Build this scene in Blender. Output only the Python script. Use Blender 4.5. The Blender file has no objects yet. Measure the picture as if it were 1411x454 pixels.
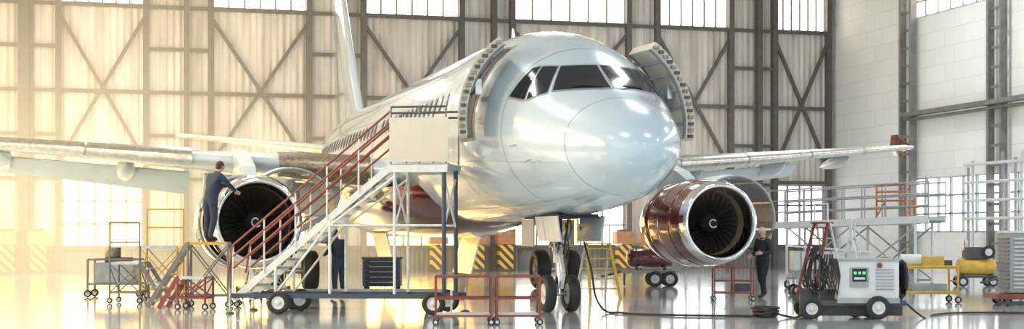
import bpy, math, random
import numpy as np
from mathutils import Vector, Matrix
from mathutils.bvhtree import BVHTree
random.seed(7)
sc = bpy.context.scene
V = Vector
# ------------------------------------------------------------------ materials
def mat(name, col, rough=.5, metal=0., noise=0., nscale=3., coat=0., bump=0., bscale=20., emit=None, estr=0., stretch=None, col2=None):
    m = bpy.data.materials.new(name); m.use_nodes = True
    nt = m.node_tree; b = nt.nodes['Principled BSDF']
    b.inputs['Base Color'].default_value = (*col, 1)
    b.inputs['Roughness'].default_value = rough
    b.inputs['Metallic'].default_value = metal
    b.inputs['Coat Weight'].default_value = coat
    b.inputs['Coat Roughness'].default_value = .05
    if emit:
        b.inputs['Emission Color'].default_value = (*emit, 1)
        b.inputs['Emission Strength'].default_value = estr
    tc = nt.nodes.new('ShaderNodeTexCoord')
    mp = nt.nodes.new('ShaderNodeMapping')
    nt.links.new(tc.outputs['Object'], mp.inputs['Vector'])
    if stretch: mp.inputs['Scale'].default_value = stretch
    if noise > 0 or col2:
        n = nt.nodes.new('ShaderNodeTexNoise'); n.inputs['Scale'].default_value = nscale; n.inputs['Detail'].default_value = 5
        nt.links.new(mp.outputs['Vector'], n.inputs['Vector'])
        r = nt.nodes.new('ShaderNodeValToRGB')
        r.color_ramp.elements[0].position = .35; r.color_ramp.elements[1].position = .68
        c2 = col2 if col2 else tuple(max(0, c*(1-noise)) for c in col)
        r.color_ramp.elements[0].color = (*c2, 1); r.color_ramp.elements[1].color = (*col, 1)
        nt.links.new(n.outputs['Fac'], r.inputs['Fac'])
        nt.links.new(r.outputs['Color'], b.inputs['Base Color'])
    if bump > 0:
        n2 = nt.nodes.new('ShaderNodeTexNoise'); n2.inputs['Scale'].default_value = bscale
        nt.links.new(mp.outputs['Vector'], n2.inputs['Vector'])
        bp = nt.nodes.new('ShaderNodeBump'); bp.inputs['Strength'].default_value = bump; bp.inputs['Distance'].default_value = .02
        nt.links.new(n2.outputs['Fac'], bp.inputs['Height']); nt.links.new(bp.outputs['Normal'], b.inputs['Normal'])
    return m

def corrugated(name, col, col2, axis='X', freq=22., rough=.55):
    m = mat(name, col, rough, noise=.3, nscale=1.1, stretch=(2.2, 2.2, .22), col2=col2)
    nt = m.node_tree; b = nt.nodes['Principled BSDF']
    tc = nt.nodes.new('ShaderNodeTexCoord'); sx = nt.nodes.new('ShaderNodeSeparateXYZ')
    nt.links.new(tc.outputs['Object'], sx.inputs[0])
    mu = nt.nodes.new('ShaderNodeMath'); mu.operation = 'MULTIPLY'; mu.inputs[1].default_value = freq
    si = nt.nodes.new('ShaderNodeMath'); si.operation = 'SINE'
    nt.links.new(sx.outputs[axis], mu.inputs[0]); nt.links.new(mu.outputs[0], si.inputs[0])
    bp = nt.nodes.new('ShaderNodeBump'); bp.inputs['Strength'].default_value = .7; bp.inputs['Distance'].default_value = .04
    nt.links.new(si.outputs[0], bp.inputs['Height']); nt.links.new(bp.outputs['Normal'], b.inputs['Normal'])
    return m

M = {}
M['paint'] = mat('aircraft_paint', (.47, .57, .65), .24, metal=.08, noise=.09, nscale=.8, coat=.9)
M['wing'] = mat('wing_paint', (.54, .60, .64), .25, noise=.14, nscale=1.5, coat=.4)
M['burg'] = mat('burgundy_paint', (.17, .022, .018), .15, metal=.3, noise=.35, nscale=2, coat=1.)
M['chrome'] = mat('polished_lip', (.88, .88, .88), .1, 1., noise=.08)
M['alum'] = mat('aluminium', (.65, .65, .63), .3, 1., noise=.3, nscale=8)
M['duct'] = mat('intake_liner', (.44, .34, .26), .35, noise=.2, nscale=5, metal=.3)
M['blade'] = mat('fan_blade', (.30, .25, .21), .28, .9)
M['black'] = mat('black_rubber', (.018, .018, .02), .6, noise=.2)
M['dark'] = mat('dark_interior', (.02, .02, .025), .6)
M['glass'] = mat('cockpit_glass', (.010, .013, .018), .09); M['glass'].node_tree.nodes['Principled BSDF'].inputs['Specular IOR Level'].default_value = .3
M['frame'] = mat('window_seal', (.20, .22, .25), .4)
M['seam'] = mat('panel_seam', (.28, .32, .35), .4)
M['steel'] = mat('door_steel', (.095, .095, .10), .55, .2, noise=.35, nscale=3)
M['steelr'] = mat('rail_steel', (.25, .245, .24), .5, .3, noise=.3, nscale=3)
M['beige'] = mat('beige_panel', (.66, .60, .50), .5, noise=.08, nscale=2)
M['white'] = mat('white_frame', (.75, .75, .72), .4, noise=.15, nscale=6)
M['redrail'] = mat('red_rail', (.28, .06, .04), .4, noise=.35, nscale=8)
M['orange'] = mat('orange_paint', (.70, .17, .04), .5, noise=.2)
M['orangem'] = mat('faded_orange', (.55, .22, .09), .6, noise=.4)
M['yellow'] = mat('yellow_paint', (.72, .46, .07), .45, noise=.25, nscale=5)
M['blue'] = mat('blue_paint', (.05, .07, .11), .4, noise=.2)
M['greyp'] = mat('grey_paint', (.36, .38, .39), .45, noise=.2, nscale=4)
M['lgrey'] = mat('light_grey_paint', (.66, .68, .67), .4, noise=.1, nscale=4)
M['green'] = mat('lamp_green', (.05, .5, .12), .4, emit=(.1, 1, .25), estr=1.0)
M['gold'] = mat('engine_casing', (.36, .30, .22), .4, .7, noise=.5, nscale=12)
M['skin'] = mat('skin', (.55, .34, .25), .55)
M['navy'] = mat('navy_cloth', (.035, .05, .085), .85, noise=.3, nscale=10)
M['jeans'] = mat('jeans_cloth', (.05, .075, .13), .85, noise=.3, nscale=10)
M['blackc'] = mat('black_cloth', (.022, .024, .03), .85, noise=.3, nscale=10)
M['hairb'] = mat('hair_brown', (.06, .035, .02), .7)
M['hairg'] = mat('hair_grey', (.45, .42, .38), .7)
M['wallw'] = corrugated('wall_sheet', (.76, .72, .68), (.50, .45, .41))
M['skirt'] = corrugated('wall_skirt', (.22, .24, .25), (.12, .13, .14), freq=30)
M['brick'] = mat('painted_masonry', (.84, .86, .87), .6, noise=.1, nscale=.7, bump=.3, bscale=6, stretch=(1, 1, 3), col2=(.77, .79, .80))
M['ceil'] = mat('ceiling_sheet', (.5, .5, .5), .7, noise=.1)
M['winh'] = mat('window_sunlit', (1, .9, .7), .4, emit=(1, .56, .105), estr=12.)
M['winw'] = mat('window_warm', (1, .9, .7), .4, emit=(1, .80, .50), estr=6.)
M['winl'] = mat('window_daylight', (1, .97, .9), .4, emit=(1, .93, .80), estr=5.)
M['winc'] = mat('window_cool', (.95, .98, 1), .4, emit=(.92, .97, 1), estr=2.6)

nt = M['brick'].node_tree; b = nt.nodes['Principled BSDF']
tc = nt.nodes.new('ShaderNodeTexCoord'); sx = nt.nodes.new('ShaderNodeSeparateXYZ'); nt.links.new(tc.outputs['Object'], sx.inputs[0])
cx = nt.nodes.new('ShaderNodeCombineXYZ'); nt.links.new(sx.outputs['Y'], cx.inputs['X']); nt.links.new(sx.outputs['Z'], cx.inputs['Y'])
bk = nt.nodes.new('ShaderNodeTexBrick'); bk.inputs['Scale'].default_value = .35; bk.inputs['Mortar Size'].default_value = .008; bk.inputs['Color1'].default_value = (.84, .86, .87, 1); bk.inputs['Color2'].default_value = (.80, .82, .83, 1); bk.inputs['Mortar'].default_value = (.74, .76, .77, 1)
nt.links.new(cx.outputs[0], bk.inputs['Vector']); nt.links.new(bk.outputs['Color'], b.inputs['Base Color'])

ms = mat('hazard_stripes', (.8, .5, .05), .5); nt = ms.node_tree; b = nt.nodes['Principled BSDF']
tc = nt.nodes.new('ShaderNodeTexCoord'); sx = nt.nodes.new('ShaderNodeSeparateXYZ'); nt.links.new(tc.outputs['Object'], sx.inputs[0])
ad = nt.nodes.new('ShaderNodeMath'); ad.operation = 'ADD'; nt.links.new(sx.outputs['X'], ad.inputs[0]); nt.links.new(sx.outputs['Z'], ad.inputs[1])
mu = nt.nodes.new('ShaderNodeMath'); mu.operation = 'MULTIPLY'; mu.inputs[1].default_value = 2.6; nt.links.new(ad.outputs[0], mu.inputs[0])
fr = nt.nodes.new('ShaderNodeMath'); fr.operation = 'FRACT'; nt.links.new(mu.outputs[0], fr.inputs[0])
gt = nt.nodes.new('ShaderNodeMath'); gt.operation = 'GREATER_THAN'; gt.inputs[1].default_value = .5; nt.links.new(fr.outputs[0], gt.inputs[0])
mx = nt.nodes.new('ShaderNodeMixRGB'); mx.inputs[1].default_value = (.8, .48, .04, 1); mx.inputs[2].default_value = (.02, .02, .02, 1)
nt.links.new(gt.outputs[0], mx.inputs[0]); nt.links.new(mx.outputs[0], b.inputs['Base Color']); M['hazard'] = ms

mf = mat('polished_concrete', (.74, .80, .81), .16, noise=.2, nscale=.35, col2=(.56, .63, .64)); nt = mf.node_tree; b = nt.nodes['Principled BSDF']
n = nt.nodes.new('ShaderNodeTexNoise'); n.inputs['Scale'].default_value = .9; n.inputs['Detail'].default_value = 6
tc = nt.nodes.new('ShaderNodeTexCoord'); nt.links.new(tc.outputs['Object'], n.inputs['Vector'])
mr = nt.nodes.new('ShaderNodeMapRange'); mr.inputs['To Min'].default_value = .05; mr.inputs['To Max'].default_value = .24
nt.links.new(n.outputs['Fac'], mr.inputs['Value']); nt.links.new(mr.outputs[0], b.inputs['Roughness'])
b.inputs['Specular IOR Level'].default_value = 1.0
b.inputs['Coat Weight'].default_value = .8; b.inputs['Coat Roughness'].default_value = .08
M['floor'] = mf

hz = bpy.data.materials.new('sunlit_dust'); hz.use_nodes = True; nt = hz.node_tree; nt.nodes.clear()  # emission-only volume: warm glow painted into the air, nothing scatters
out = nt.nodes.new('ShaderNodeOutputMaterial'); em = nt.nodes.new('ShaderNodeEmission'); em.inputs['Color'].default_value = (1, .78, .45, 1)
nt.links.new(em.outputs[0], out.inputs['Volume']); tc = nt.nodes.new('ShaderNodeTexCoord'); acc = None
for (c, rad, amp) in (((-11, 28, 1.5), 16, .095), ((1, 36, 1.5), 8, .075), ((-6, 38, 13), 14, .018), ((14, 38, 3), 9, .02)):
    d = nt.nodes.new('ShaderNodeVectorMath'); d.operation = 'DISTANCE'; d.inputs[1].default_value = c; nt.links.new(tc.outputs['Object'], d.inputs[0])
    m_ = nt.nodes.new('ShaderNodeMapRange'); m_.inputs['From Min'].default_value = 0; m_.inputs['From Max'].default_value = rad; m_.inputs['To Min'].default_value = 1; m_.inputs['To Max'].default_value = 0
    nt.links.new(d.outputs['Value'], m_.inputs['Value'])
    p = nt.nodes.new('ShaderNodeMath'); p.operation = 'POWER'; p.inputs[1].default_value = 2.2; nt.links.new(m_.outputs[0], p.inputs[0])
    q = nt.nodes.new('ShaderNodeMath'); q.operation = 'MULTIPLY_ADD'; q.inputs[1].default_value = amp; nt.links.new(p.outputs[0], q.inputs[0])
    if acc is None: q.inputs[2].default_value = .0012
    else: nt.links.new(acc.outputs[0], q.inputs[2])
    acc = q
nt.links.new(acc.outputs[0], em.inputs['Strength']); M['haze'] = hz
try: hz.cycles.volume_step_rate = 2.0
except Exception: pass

# ------------------------------------------------------------------ mesh builder
def frame_of(d):
    d = d.normalized(); a = V((0, 0, 1)) if abs(d.z) < .95 else V((1, 0, 0))
    x = a.cross(d).normalized(); y = d.cross(x).normalized(); return x, y, d
class MB:
    def __init__(s): s.v = []; s.f = []; s.m = []; s.s = []; s.mats = []
    def mi(s, k):
        if k not in s.mats: s.mats.append(k)
        return s.mats.index(k)
    def add(s, vs, fs, k, smooth=False):
        o = len(s.v); s.v += [tuple(v) for v in vs]; i = s.mi(k)
        for f in fs: s.f.append([o+a for a in f]); s.m.append(i); s.s.append(smooth)
    def box(s, c, sz, k, R=None):
        hx, hy, hz = sz[0]/2, sz[1]/2, sz[2]/2; c = V(c)
        vs = [V((x*hx, y*hy, z*hz)) for x in (-1, 1) for y in (-1, 1) for z in (-1, 1)]
        if R is not None: vs = [R @ v for v in vs]
        s.add([c+v for v in vs], [(0,1,3,2),(4,6,7,5),(0,4,5,1),(2,3,7,6),(0,2,6,4),(1,5,7,3)], k)
    def beam(s, p, q, w, h, k):
        p = V(p); q = V(q); x, y, d = frame_of(q-p)
        vs = [a + x*(sx*w/2) + y*(sy*h/2) for a in (p, q) for sx, sy in ((-1,-1),(1,-1),(1,1),(-1,1))]
        s.add(vs, [(3,2,1,0),(4,5,6,7),(0,1,5,4),(1,2,6,5),(2,3,7,6),(3,0,4,7)], k)
    def tube(s, p, q, r, k, n=8, r2=None):
        p = V(p); q = V(q); r2 = r if r2 is None else r2; x, y, d = frame_of(q-p)
        vs = []
        for a, rr in ((p, r), (q, r2)):
            for i in range(n):
                t = 2*math.pi*i/n; vs.append(a + x*(math.cos(t)*rr) + y*(math.sin(t)*rr))
        s.add(vs, [(i, (i+1) % n, n+(i+1) % n, n+i) for i in range(n)], k, True)
        s.add(vs[:n], [tuple(reversed(range(n)))], k); s.add(vs[n:], [tuple(range(n))], k)
    def path(s, pts, r, k, n=6):
        pts = [V(p) for p in pts]; vs = []
        for i, p in enumerate(pts):
            d = (pts[min(i+1, len(pts)-1)] - pts[max(i-1, 0)]); x, y, _ = frame_of(d)
            for j in range(n):
                t = 2*math.pi*j/n; vs.append(p + x*(math.cos(t)*r) + y*(math.sin(t)*r))
        fs = [(i*n+j, i*n+(j+1) % n, (i+1)*n+(j+1) % n, (i+1)*n+j) for i in range(len(pts)-1) for j in range(n)]
        s.add(vs, fs, k, True)
    def lathe(s, prof, o, ax, k, n=32):
        o = V(o); x, y, d = frame_of(V(ax)); vs = []
        for (h, r) in prof:
            for i in range(n):
                t = 2*math.pi*i/n; vs.append(o + d*h + x*(math.cos(t)*r) + y*(math.sin(t)*r))
        fs = [(a*n+i, a*n+(i+1) % n, (a+1)*n+(i+1) % n, (a+1)*n+i) for a in range(len(prof)-1) for i in range(n)]
        s.add(vs, fs, k, True)
    def wheel(s, c, ax, R, w, hub='lgrey'):
        h = w/2
        s.lathe([(-h*.75, R*.55), (-h, R*.68), (-h, R*.85), (-h*.7, R*.97), (0, R), (h*.7, R*.97), (h, R*.85), (h, R*.68), (h*.75, R*.55)], c, ax, 'black', 28)
        s.lathe([(-h*.75, R*.56), (-h*.5, R*.5), (-h*.45, R*.2), (-h*.9, R*.18), (-h*.9, .001)], c, ax, hub, 20)
        s.lathe([(h*.75, R*.56), (h*.5, R*.5), (h*.45, R*.2), (h*.9, R*.18), (h*.9, .001)], c, ax, hub, 20)
    def build(s, name, parent=None, loc=(0, 0, 0), rz=0, bevel=0, scale=1):
        me = bpy.data.meshes.new(name); me.from_pydata(s.v, [], s.f)
        for k in s.mats: me.materials.append(M[k])
        me.polygons.foreach_set('material_index', s.m); me.polygons.foreach_set('use_smooth', s.s); me.update()
        ob = bpy.data.objects.new(name, me); sc.collection.objects.link(ob)
        ob.location = loc; ob.rotation_euler = (0, 0, rz); ob.scale = (scale,)*3
        if parent: ob.parent = parent
        if bevel:
            md = ob.modifiers.new('b', 'BEVEL'); md.width = bevel; md.segments = 2; md.limit_method = 'ANGLE'; md.angle_limit = 1.0
        return ob
def empty(name, loc=(0, 0, 0)):
    e = bpy.data.objects.new(name, None); sc.collection.objects.link(e); e.location = loc; return e

# ------------------------------------------------------------------ room
WY = 39.6; RX = 24.2; LX = -27.0; CZ = 14.2; FY = -34.0
def simple_box(name, a, b_, k):
    mb = MB(); a = V(a); b_ = V(b_); mb.box((a+b_)/2, b_-a, k); return mb.build(name)
simple_box('floor', (LX, FY, -.3), (RX, WY, 0), 'floor')
simple_box('ceiling', (LX, FY, CZ), (RX, WY+.3, CZ+.3), 'ceil')
simple_box('sunlit_haze', (LX+.05, 13, .02), (18, WY-.7, CZ-.9), 'haze')  # self-glowing box that paints the warm haze
leaves = [(-18.2, -13.6), (-10.75, -7.28), (-4.63, -.52), (1.82, 6.15), (8.46, 13.9), (15.3, 18.9), (21.1, 23.86)]
mb = MB()
edges = sorted([e for l in leaves for e in l])
xs = [LX] + edges + [RX]
WB, WT, UB, UT = 1.1, 3.9, 11.15, 12.9
for i in range(len(xs)-1):
    a, c = xs[i], xs[i+1]
    isleaf = any(abs(a-l[0]) < 1e-6 for l in leaves)
    if isleaf:
        for z0, z1, k in ((0, WB, 'skirt'), (WT, UB, 'wallw'), (UT, CZ, 'wallw')):
            mb.box(((a+c)/2, WY+.1, (z0+z1)/2), (c-a, .2, z1-z0), k)
    else:
        mb.box(((a+c)/2, WY+.1, (WB+CZ)/2), (c-a, .2, CZ-WB), 'wallw'); mb.box(((a+c)/2, WY+.1, WB/2), (c-a, .2, WB), 'skirt')
mb.build('wall_back')
wn = 1
def window(name, x0, x1, z0, z1, k, nx, nz):
    w = MB(); w.box(((x0+x1)/2, WY+.16, (z0+z1)/2), (x1-x0, .04, z1-z0), k)
    for i in range(nx+1):
        x = x0+(x1-x0)*i/nx; w.box((x, WY+.08, (z0+z1)/2), (.07, .12, z1-z0), 'steelr')
    for j in range(nz+1):
        z = z0+(z1-z0)*j/nz; w.box(((x0+x1)/2, WY+.08, z), (x1-x0, .12, .07), 'steelr')
    w.build(name)
for i, (a, c) in enumerate(leaves):
    low = 'winh' if i < 4 else ('winl' if i < 5 else 'winc')
    window('window_%d' % wn, a+.15, c-.15, WB, WT, low, 5 if c-a > 3 else 4, 3); wn += 1
    window('window_%d' % wn, a+.1, c-.1, UB, UT, 'winl', 6, 1); wn += 1
fb = MB(); F = WY-.16
for (a, c) in leaves:
    for x in (a, c): fb.box((x, F, CZ/2), (.24, .3, CZ), 'steel')
    z0, zc, z1 = 4.6, 7.5, 10.7
    fb.beam((a, F, z0), (c, F, z1), .14, .14, 'steel'); fb.beam((a, F-.02, z1), (c, F-.02, z0), .14, .14, 'steel')
    for z in (WT+.12, zc, UB-.1, WB-.05): fb.box(((a+c)/2, F, z), (c-a, .2, .15), 'steel')
for i in range(len(leaves)-1):
    a = leaves[i][1]; c = leaves[i+1][0]; w = c-a
    if w > 1.8:
        fb.box((a+w*.62, F-.1, CZ/2), (.22, .4, CZ), 'steel')
    for z in (1.0, 3.9, 5.7, 7.5, 9.3, 11.05, 12.9): fb.box(((a+c)/2, F, z), (w, .16, .14), 'steel')
fb.box((-12.1, F-.2, CZ/2), (.42, .5, CZ), 'steel')
fb.build('hangar_door_frame')
rw = MB()
WZ0, WZ1, TZ0, TZ1 = 1.7, 3.95, 10.75, 12.8
cols = [39.4, 32.4, 25.9, 19.4, 12.9, 6.4, -.1]
for i in range(len(cols)-1):
    y1, y0 = cols[i], cols[i+1]
    if i > 0:
        for z0, z1 in ((0, WZ0), (WZ1, TZ0), (TZ1, CZ)): rw.box((RX+.1, (y0+y1)/2, (z0+z1)/2), (.2, y1-y0, z1-z0), 'brick')
        for z0, z1, k in ((WZ0, WZ1, 'winc'), (TZ0, TZ1, 'winl')):
            w = MB(); w.box((RX+.16, (y0+y1)/2, (z0+z1)/2), (.04, y1-y0, z1-z0), k)
            n = 7
            for j in range(n+1): w.box((RX+.06, y0+(y1-y0)*j/n, (z0+z1)/2), (.12, .08, z1-z0), 'greyp')
            for j in range(4): w.box((RX+.06, (y0+y1)/2, z0+(z1-z0)*j/3), (.12, y1-y0, .07), 'greyp')
            w.build('window_%d' % wn); wn += 1
    else: rw.box((RX+.1, (y0+y1)/2, CZ/2), (.2, y1-y0+.4, CZ), 'brick')
rw.box((RX+.1, (FY-.1)/2, CZ/2), (.2, -.1-FY, CZ), 'brick')
rw.build('wall_right')
cb = MB()
for y in cols[1:]:
    for dy in (-.42, .42): cb.box((RX-.3, y+dy, CZ/2), (.28, .15, CZ), 'steelr')
    z = .5
    while z < CZ:
        cb.box((RX-.3, y, z), (.1, .84, .1), 'steelr'); z += .75
cb.box((RX-.5, 16, 6.65), (.3, 33, .18), 'steelr'); cb.box((RX-.25, 16, 6.45), (.4, 33, .08), 'steelr')
cb.build('wall_column_lattice')
simple_box('wall_left', (LX-.2, -8, 0), (LX, WY, CZ), 'wallw')
for i in range(4):  # glowing windows added on the unseen left wall for warm side light
    w = MB(); y0 = -4+i*10.5
    w.box((LX+.03, y0+4, 6.2), (.04, 8, 6), 'winw')
    for j in range(9): w.box((LX+.08, y0+j, 6.2), (.1, .08, 6), 'steelr')
    for j in range(5): w.box((LX+.08, y0+4, 3.2+j*1.5), (.1, 8, .08), 'steelr')
    w.build('window_%d' % wn); wn += 1
pb = MB()
for i, y in enumerate((27.2, 26.9, 24.9, 24.5, 24.1, 23.7)):
    pb.tube((RX-.7, y, 0), (RX-.7, y, 4.2+.25*(i % 3)), .06, 'lgrey' if i % 2 else 'greyp')
for z in (2.2, 2.9, 3.6, 4.3): pb.tube((RX-.8, 27.3, z), (RX-.8, 20, z), .06, 'lgrey')
pb.build('wall_pipes')
def buffer_block(x):
    m_ = MB(); m_.box((0, 0, .58), (.62, .5, 1.16), 'hazard'); m_.box((0, 0, 1.45), (.8, .62, .56), 'orangem'); m_.box((0, 0, 1.78), (.5, .4, .1), 'steel'); m_.box((0, -.02, .05), (.72, .56, .1), 'steel')
    m_.build('hazard_buffer_block', loc=(x, 38.6, 0), bevel=.02)
for x in (-12.7, -11.5, 4.9, 6.6, 7.9, 13.35, 14.5): buffer_block(x)

# ------------------------------------------------------------------ aircraft
plane = empty('passenger_airplane')
def interp(tab):
    X = np.array([math.sqrt(a) for a, _ in tab]); Y = np.array([b for _, b in tab]); h = np.diff(X); d = np.diff(Y)/h
    m_ = np.zeros(len(X)); m_[0] = d[0]; m_[-1] = d[-1]
    for i in range(1, len(X)-1):
        if d[i-1]*d[i] > 0:
            w1 = 2*h[i]+h[i-1]; w2 = h[i]+2*h[i-1]; m_[i] = (w1+w2)/(w1/d[i-1]+w2/d[i])
    def f(t):
        u = math.sqrt(max(t, 0)); i = min(max(int(np.searchsorted(X, u))-1, 0), len(h)-1); s = (u-X[i])/h[i]
        return float((2*s**3-3*s**2+1)*Y[i] + (s**3-2*s**2+s)*h[i]*m_[i] + (-2*s**3+3*s**2)*Y[i+1] + (s**3-s**2)*h[i]*m_[i+1])
    return f
f_top = interp([(0,3.02),(.1,3.32),(.4,3.62),(1,3.92),(1.6,4.16),(2.0,4.37),(2.5,4.68),(3,4.98),(3.6,5.26),(4.5,5.55),(5.5,5.73),(7,5.82),(9,5.84),(24,5.84),(28,5.80),(32,5.70),(35,5.5),(37.5,5.3)])
f_bot = interp([(0,3.02),(.1,2.76),(.4,2.52),(1,2.30),(2,2.10),(3,2.0),(4.5,1.92),(6,1.88),(8,1.87),(22,1.87),(25,2.0),(28,2.5),(32,3.45),(35,4.2),(37.5,4.9)])
f_hw = interp([(0,0.0),(.1,.33),(.4,.66),(1,1.02),(1.6,1.25),(2.2,1.44),(3,1.62),(4,1.79),(5,1.89),(6,1.945),(7.5,1.97),(23,1.97),(26,1.85),(29,1.5),(32,1.1),(35,.6),(37.5,.12)])
f_zw = interp([(0,3.02),(1,3.16),(2,3.32),(3,3.48),(4.5,3.66),(6,3.78),(8,3.85),(24,3.85),(28,4.05),(32,4.55),(37.5,5.1)])
def S(t, th, off=0):
    hw = f_hw(t)+off; zw = f_zw(t); s = math.sin(th)
    z = zw + ((f_top(t)-zw+off) if s > 0 else (zw-f_bot(t)+off))*s
    return V((hw*math.cos(th), t, z))
ts = [0.0004, .01, .03, .06, .1, .16, .24, .34, .46, .6, .75, .9] + [1.1+.2*i for i in range(30)] + [7+.9*i for i in range(1, 19)] + [23.2+.6*i for i in range(1, 24)] + [37.4]
N = 64
mb = MB(); vs = []; fs = []
for t in ts:
    for j in range(N): vs.append(S(t, 2*math.pi*j/N))
for i in range(len(ts)-1):
    for j in range(N): fs.append((i*N+j, i*N+(j+1) % N, (i+1)*N+(j+1) % N, (i+1)*N+j))
mb.add(vs, fs, 'paint', True)
mb.add([S(37.4, 2*math.pi*j/N) for j in range(N)], [tuple(range(N))], 'dark')
mb.add([S(.0004, 2*math.pi*j/N) for j in range(N)], [tuple(range(N))], 'paint')
mb.add([(-.02, 8.2, 5.82), (.02, 8.2, 5.82), (.02, 8.6, 5.82), (-.02, 8.6, 5.82), (0, 8.45, 6.2), (0, 8.6, 6.2)], [(0, 1, 4), (1, 2, 5, 4), (3, 0, 4, 5), (2, 3, 5)], 'wing')
fus = mb.build('fuselage', plane)
bvh = BVHTree.FromPolygons([V(v) for v in vs], fs)
def az_pt(phi, z, off):
    o = V((0, 3.7, z)); d = V((math.sin(phi), -math.cos(phi), 0))
    h, nrm, i, dist = bvh.ray_cast(o, d)
    if h is None: return o+d*1.8
    if nrm.dot(d) < 0: nrm = -nrm
    return h + nrm*off
def pane(mbx, c4, off, k, n=10):
    vs = []
    for a in range(n+1):
        for b_ in range(n+1):
            u = a/n; w = b_/n
            p = [(1-u)*(1-w)*c4[0][q]+u*(1-w)*c4[1][q]+u*w*c4[2][q]+(1-u)*w*c4[3][q] for q in (0, 1)]
            vs.append(az_pt(math.radians(p[0]), p[1], off))
    mbx.add(vs, [(a*(n+1)+b_, (a+1)*(n+1)+b_, (a+1)*(n+1)+b_+1, a*(n+1)+b_+1) for a in range(n) for b_ in range(n)], k, True)
panes = [[(1.3, 4.21), (33, 4.18), (34, 4.68), (1.5, 4.70)],
         [(36.5, 4.15), (51, 4.05), (53, 4.70), (37, 4.68)],
         [(53.5, 4.05), (72, 4.15), (64, 4.68), (55.5, 4.71)]]
wb = MB()
for s_ in (1, -1):
    for p in panes:
        cx = sum(q[0] for q in p)/4; cz = sum(q[1] for q in p)/4
        big = [(cx+(q[0]-cx)*1.06, cz+(q[1]-cz)*1.12) for q in p]
        pane(wb, [(q[0]*s_, q[1]) for q in big], .006, 'frame'); pane(wb, [(q[0]*s_, q[1]) for q in p], .014, 'glass')
    wb.tube(az_pt(math.radians(s_*5), 4.20, .04), az_pt(math.radians(s_*22), 4.25, .05), .012, 'black')
wb.build('cockpit_windows', plane)
def th_at(t, z):
    zw = f_zw(t); r = (z-zw)/((f_top(t)-zw) if z > zw else (zw-f_bot(t))); return math.asin(max(-1, min(1, r)))
def sp(t, z, side, off=0):
    p = S(t, th_at(t, z), off); p.x *= side; return p
def patch(mbx, t0, t1, z0, z1, side, off, k, nt=4, nz=8):
    vs = [sp(t0+(t1-t0)*a/nt, z0+(z1-z0)*b_/nz, side, off) for a in range(nt+1) for b_ in range(nz+1)]
    mbx.add(vs, [(a*(nz+1)+b_, (a+1)*(nz+1)+b_, (a+1)*(nz+1)+b_+1, a*(nz+1)+b_+1) for a in range(nt) for b_ in range(nz)], k, True)
cw = MB()
for side in (-1, 1):
    t = 6.9
    while t < 30:
        if not (14.6 < t < 15.0):
            z = 4.36; n = 10
            ring = [sp(t+.115*math.cos(2*math.pi*i/n), z+.17*math.sin(2*math.pi*i/n), side, .012) for i in range(n)]
            ring2 = [sp(t+.15*math.cos(2*math.pi*i/n), z+.205*math.sin(2*math.pi*i/n), side, .006) for i in range(n)]
            cw.add(ring2, [tuple(range(n))], 'seam'); cw.add(ring, [tuple(range(n))], 'glass')
        t += .533
    patch(cw, 27.0, 27.05, 3.5, 5.2, side, .008, 'seam'); patch(cw, 27.8, 27.85, 3.5, 5.2, side, .008, 'seam')
cw.build('cabin_windows', plane)
sm = MB()
for t in (3.25, 6.3, 8.9, 11.6, 17.2, 21.0, 24.2):
    n = 64; vs = [S(t+d_, 2*math.pi*j/n, .004) for d_ in (0, .018) for j in range(n)]
    sm.add(vs, [(j, (j+1) % n, n+(j+1) % n, n+j) for j in range(n)], 'seam', True)
n = 48; vs = [S(1.15+d_, 2*math.pi*j/n, .004) for d_ in (0, .012) for j in range(n)]
sm.add(vs, [(j, (j+1) % n, n+(j+1) % n, n+j) for j in range(n)], 'seam', True)
n = 40
for th in (math.radians(-22), math.radians(202), math.radians(-60), math.radians(240)):
    vs = []
    for i in range(n+1):
        t = 1.2+i*.5; vs += [S(t, th, .004), S(t, th+.006, .004)]
    sm.add(vs, [(2*i, 2*i+1, 2*i+3, 2*i+2) for i in range(n)], 'seam', True)
for th, t in ((-.35, 2.0), (-.35, 2.3), (3.49, 2.0), (3.49, 2.3), (3.3, 2.7), (-.16, 2.7)):
    p = S(t, th, 0); q = S(t, th, .12); sm.tube(p, q, .015, 'alum'); sm.tube(q, q+V((0, -.12, 0)), .012, 'alum')
sm.build('panel_seams', plane)
dw = MB()
for side in (-1, 1):
    patch(dw, 4.62, 5.52, 3.42, 5.3, side, .010, 'steelr'); patch(dw, 4.70, 5.44, 3.48, 5.24, side, .02, 'dark')  # dark patch laid on the skin as the doorway's painted inner shade
dw.build('doorway_opening', plane)
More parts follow.
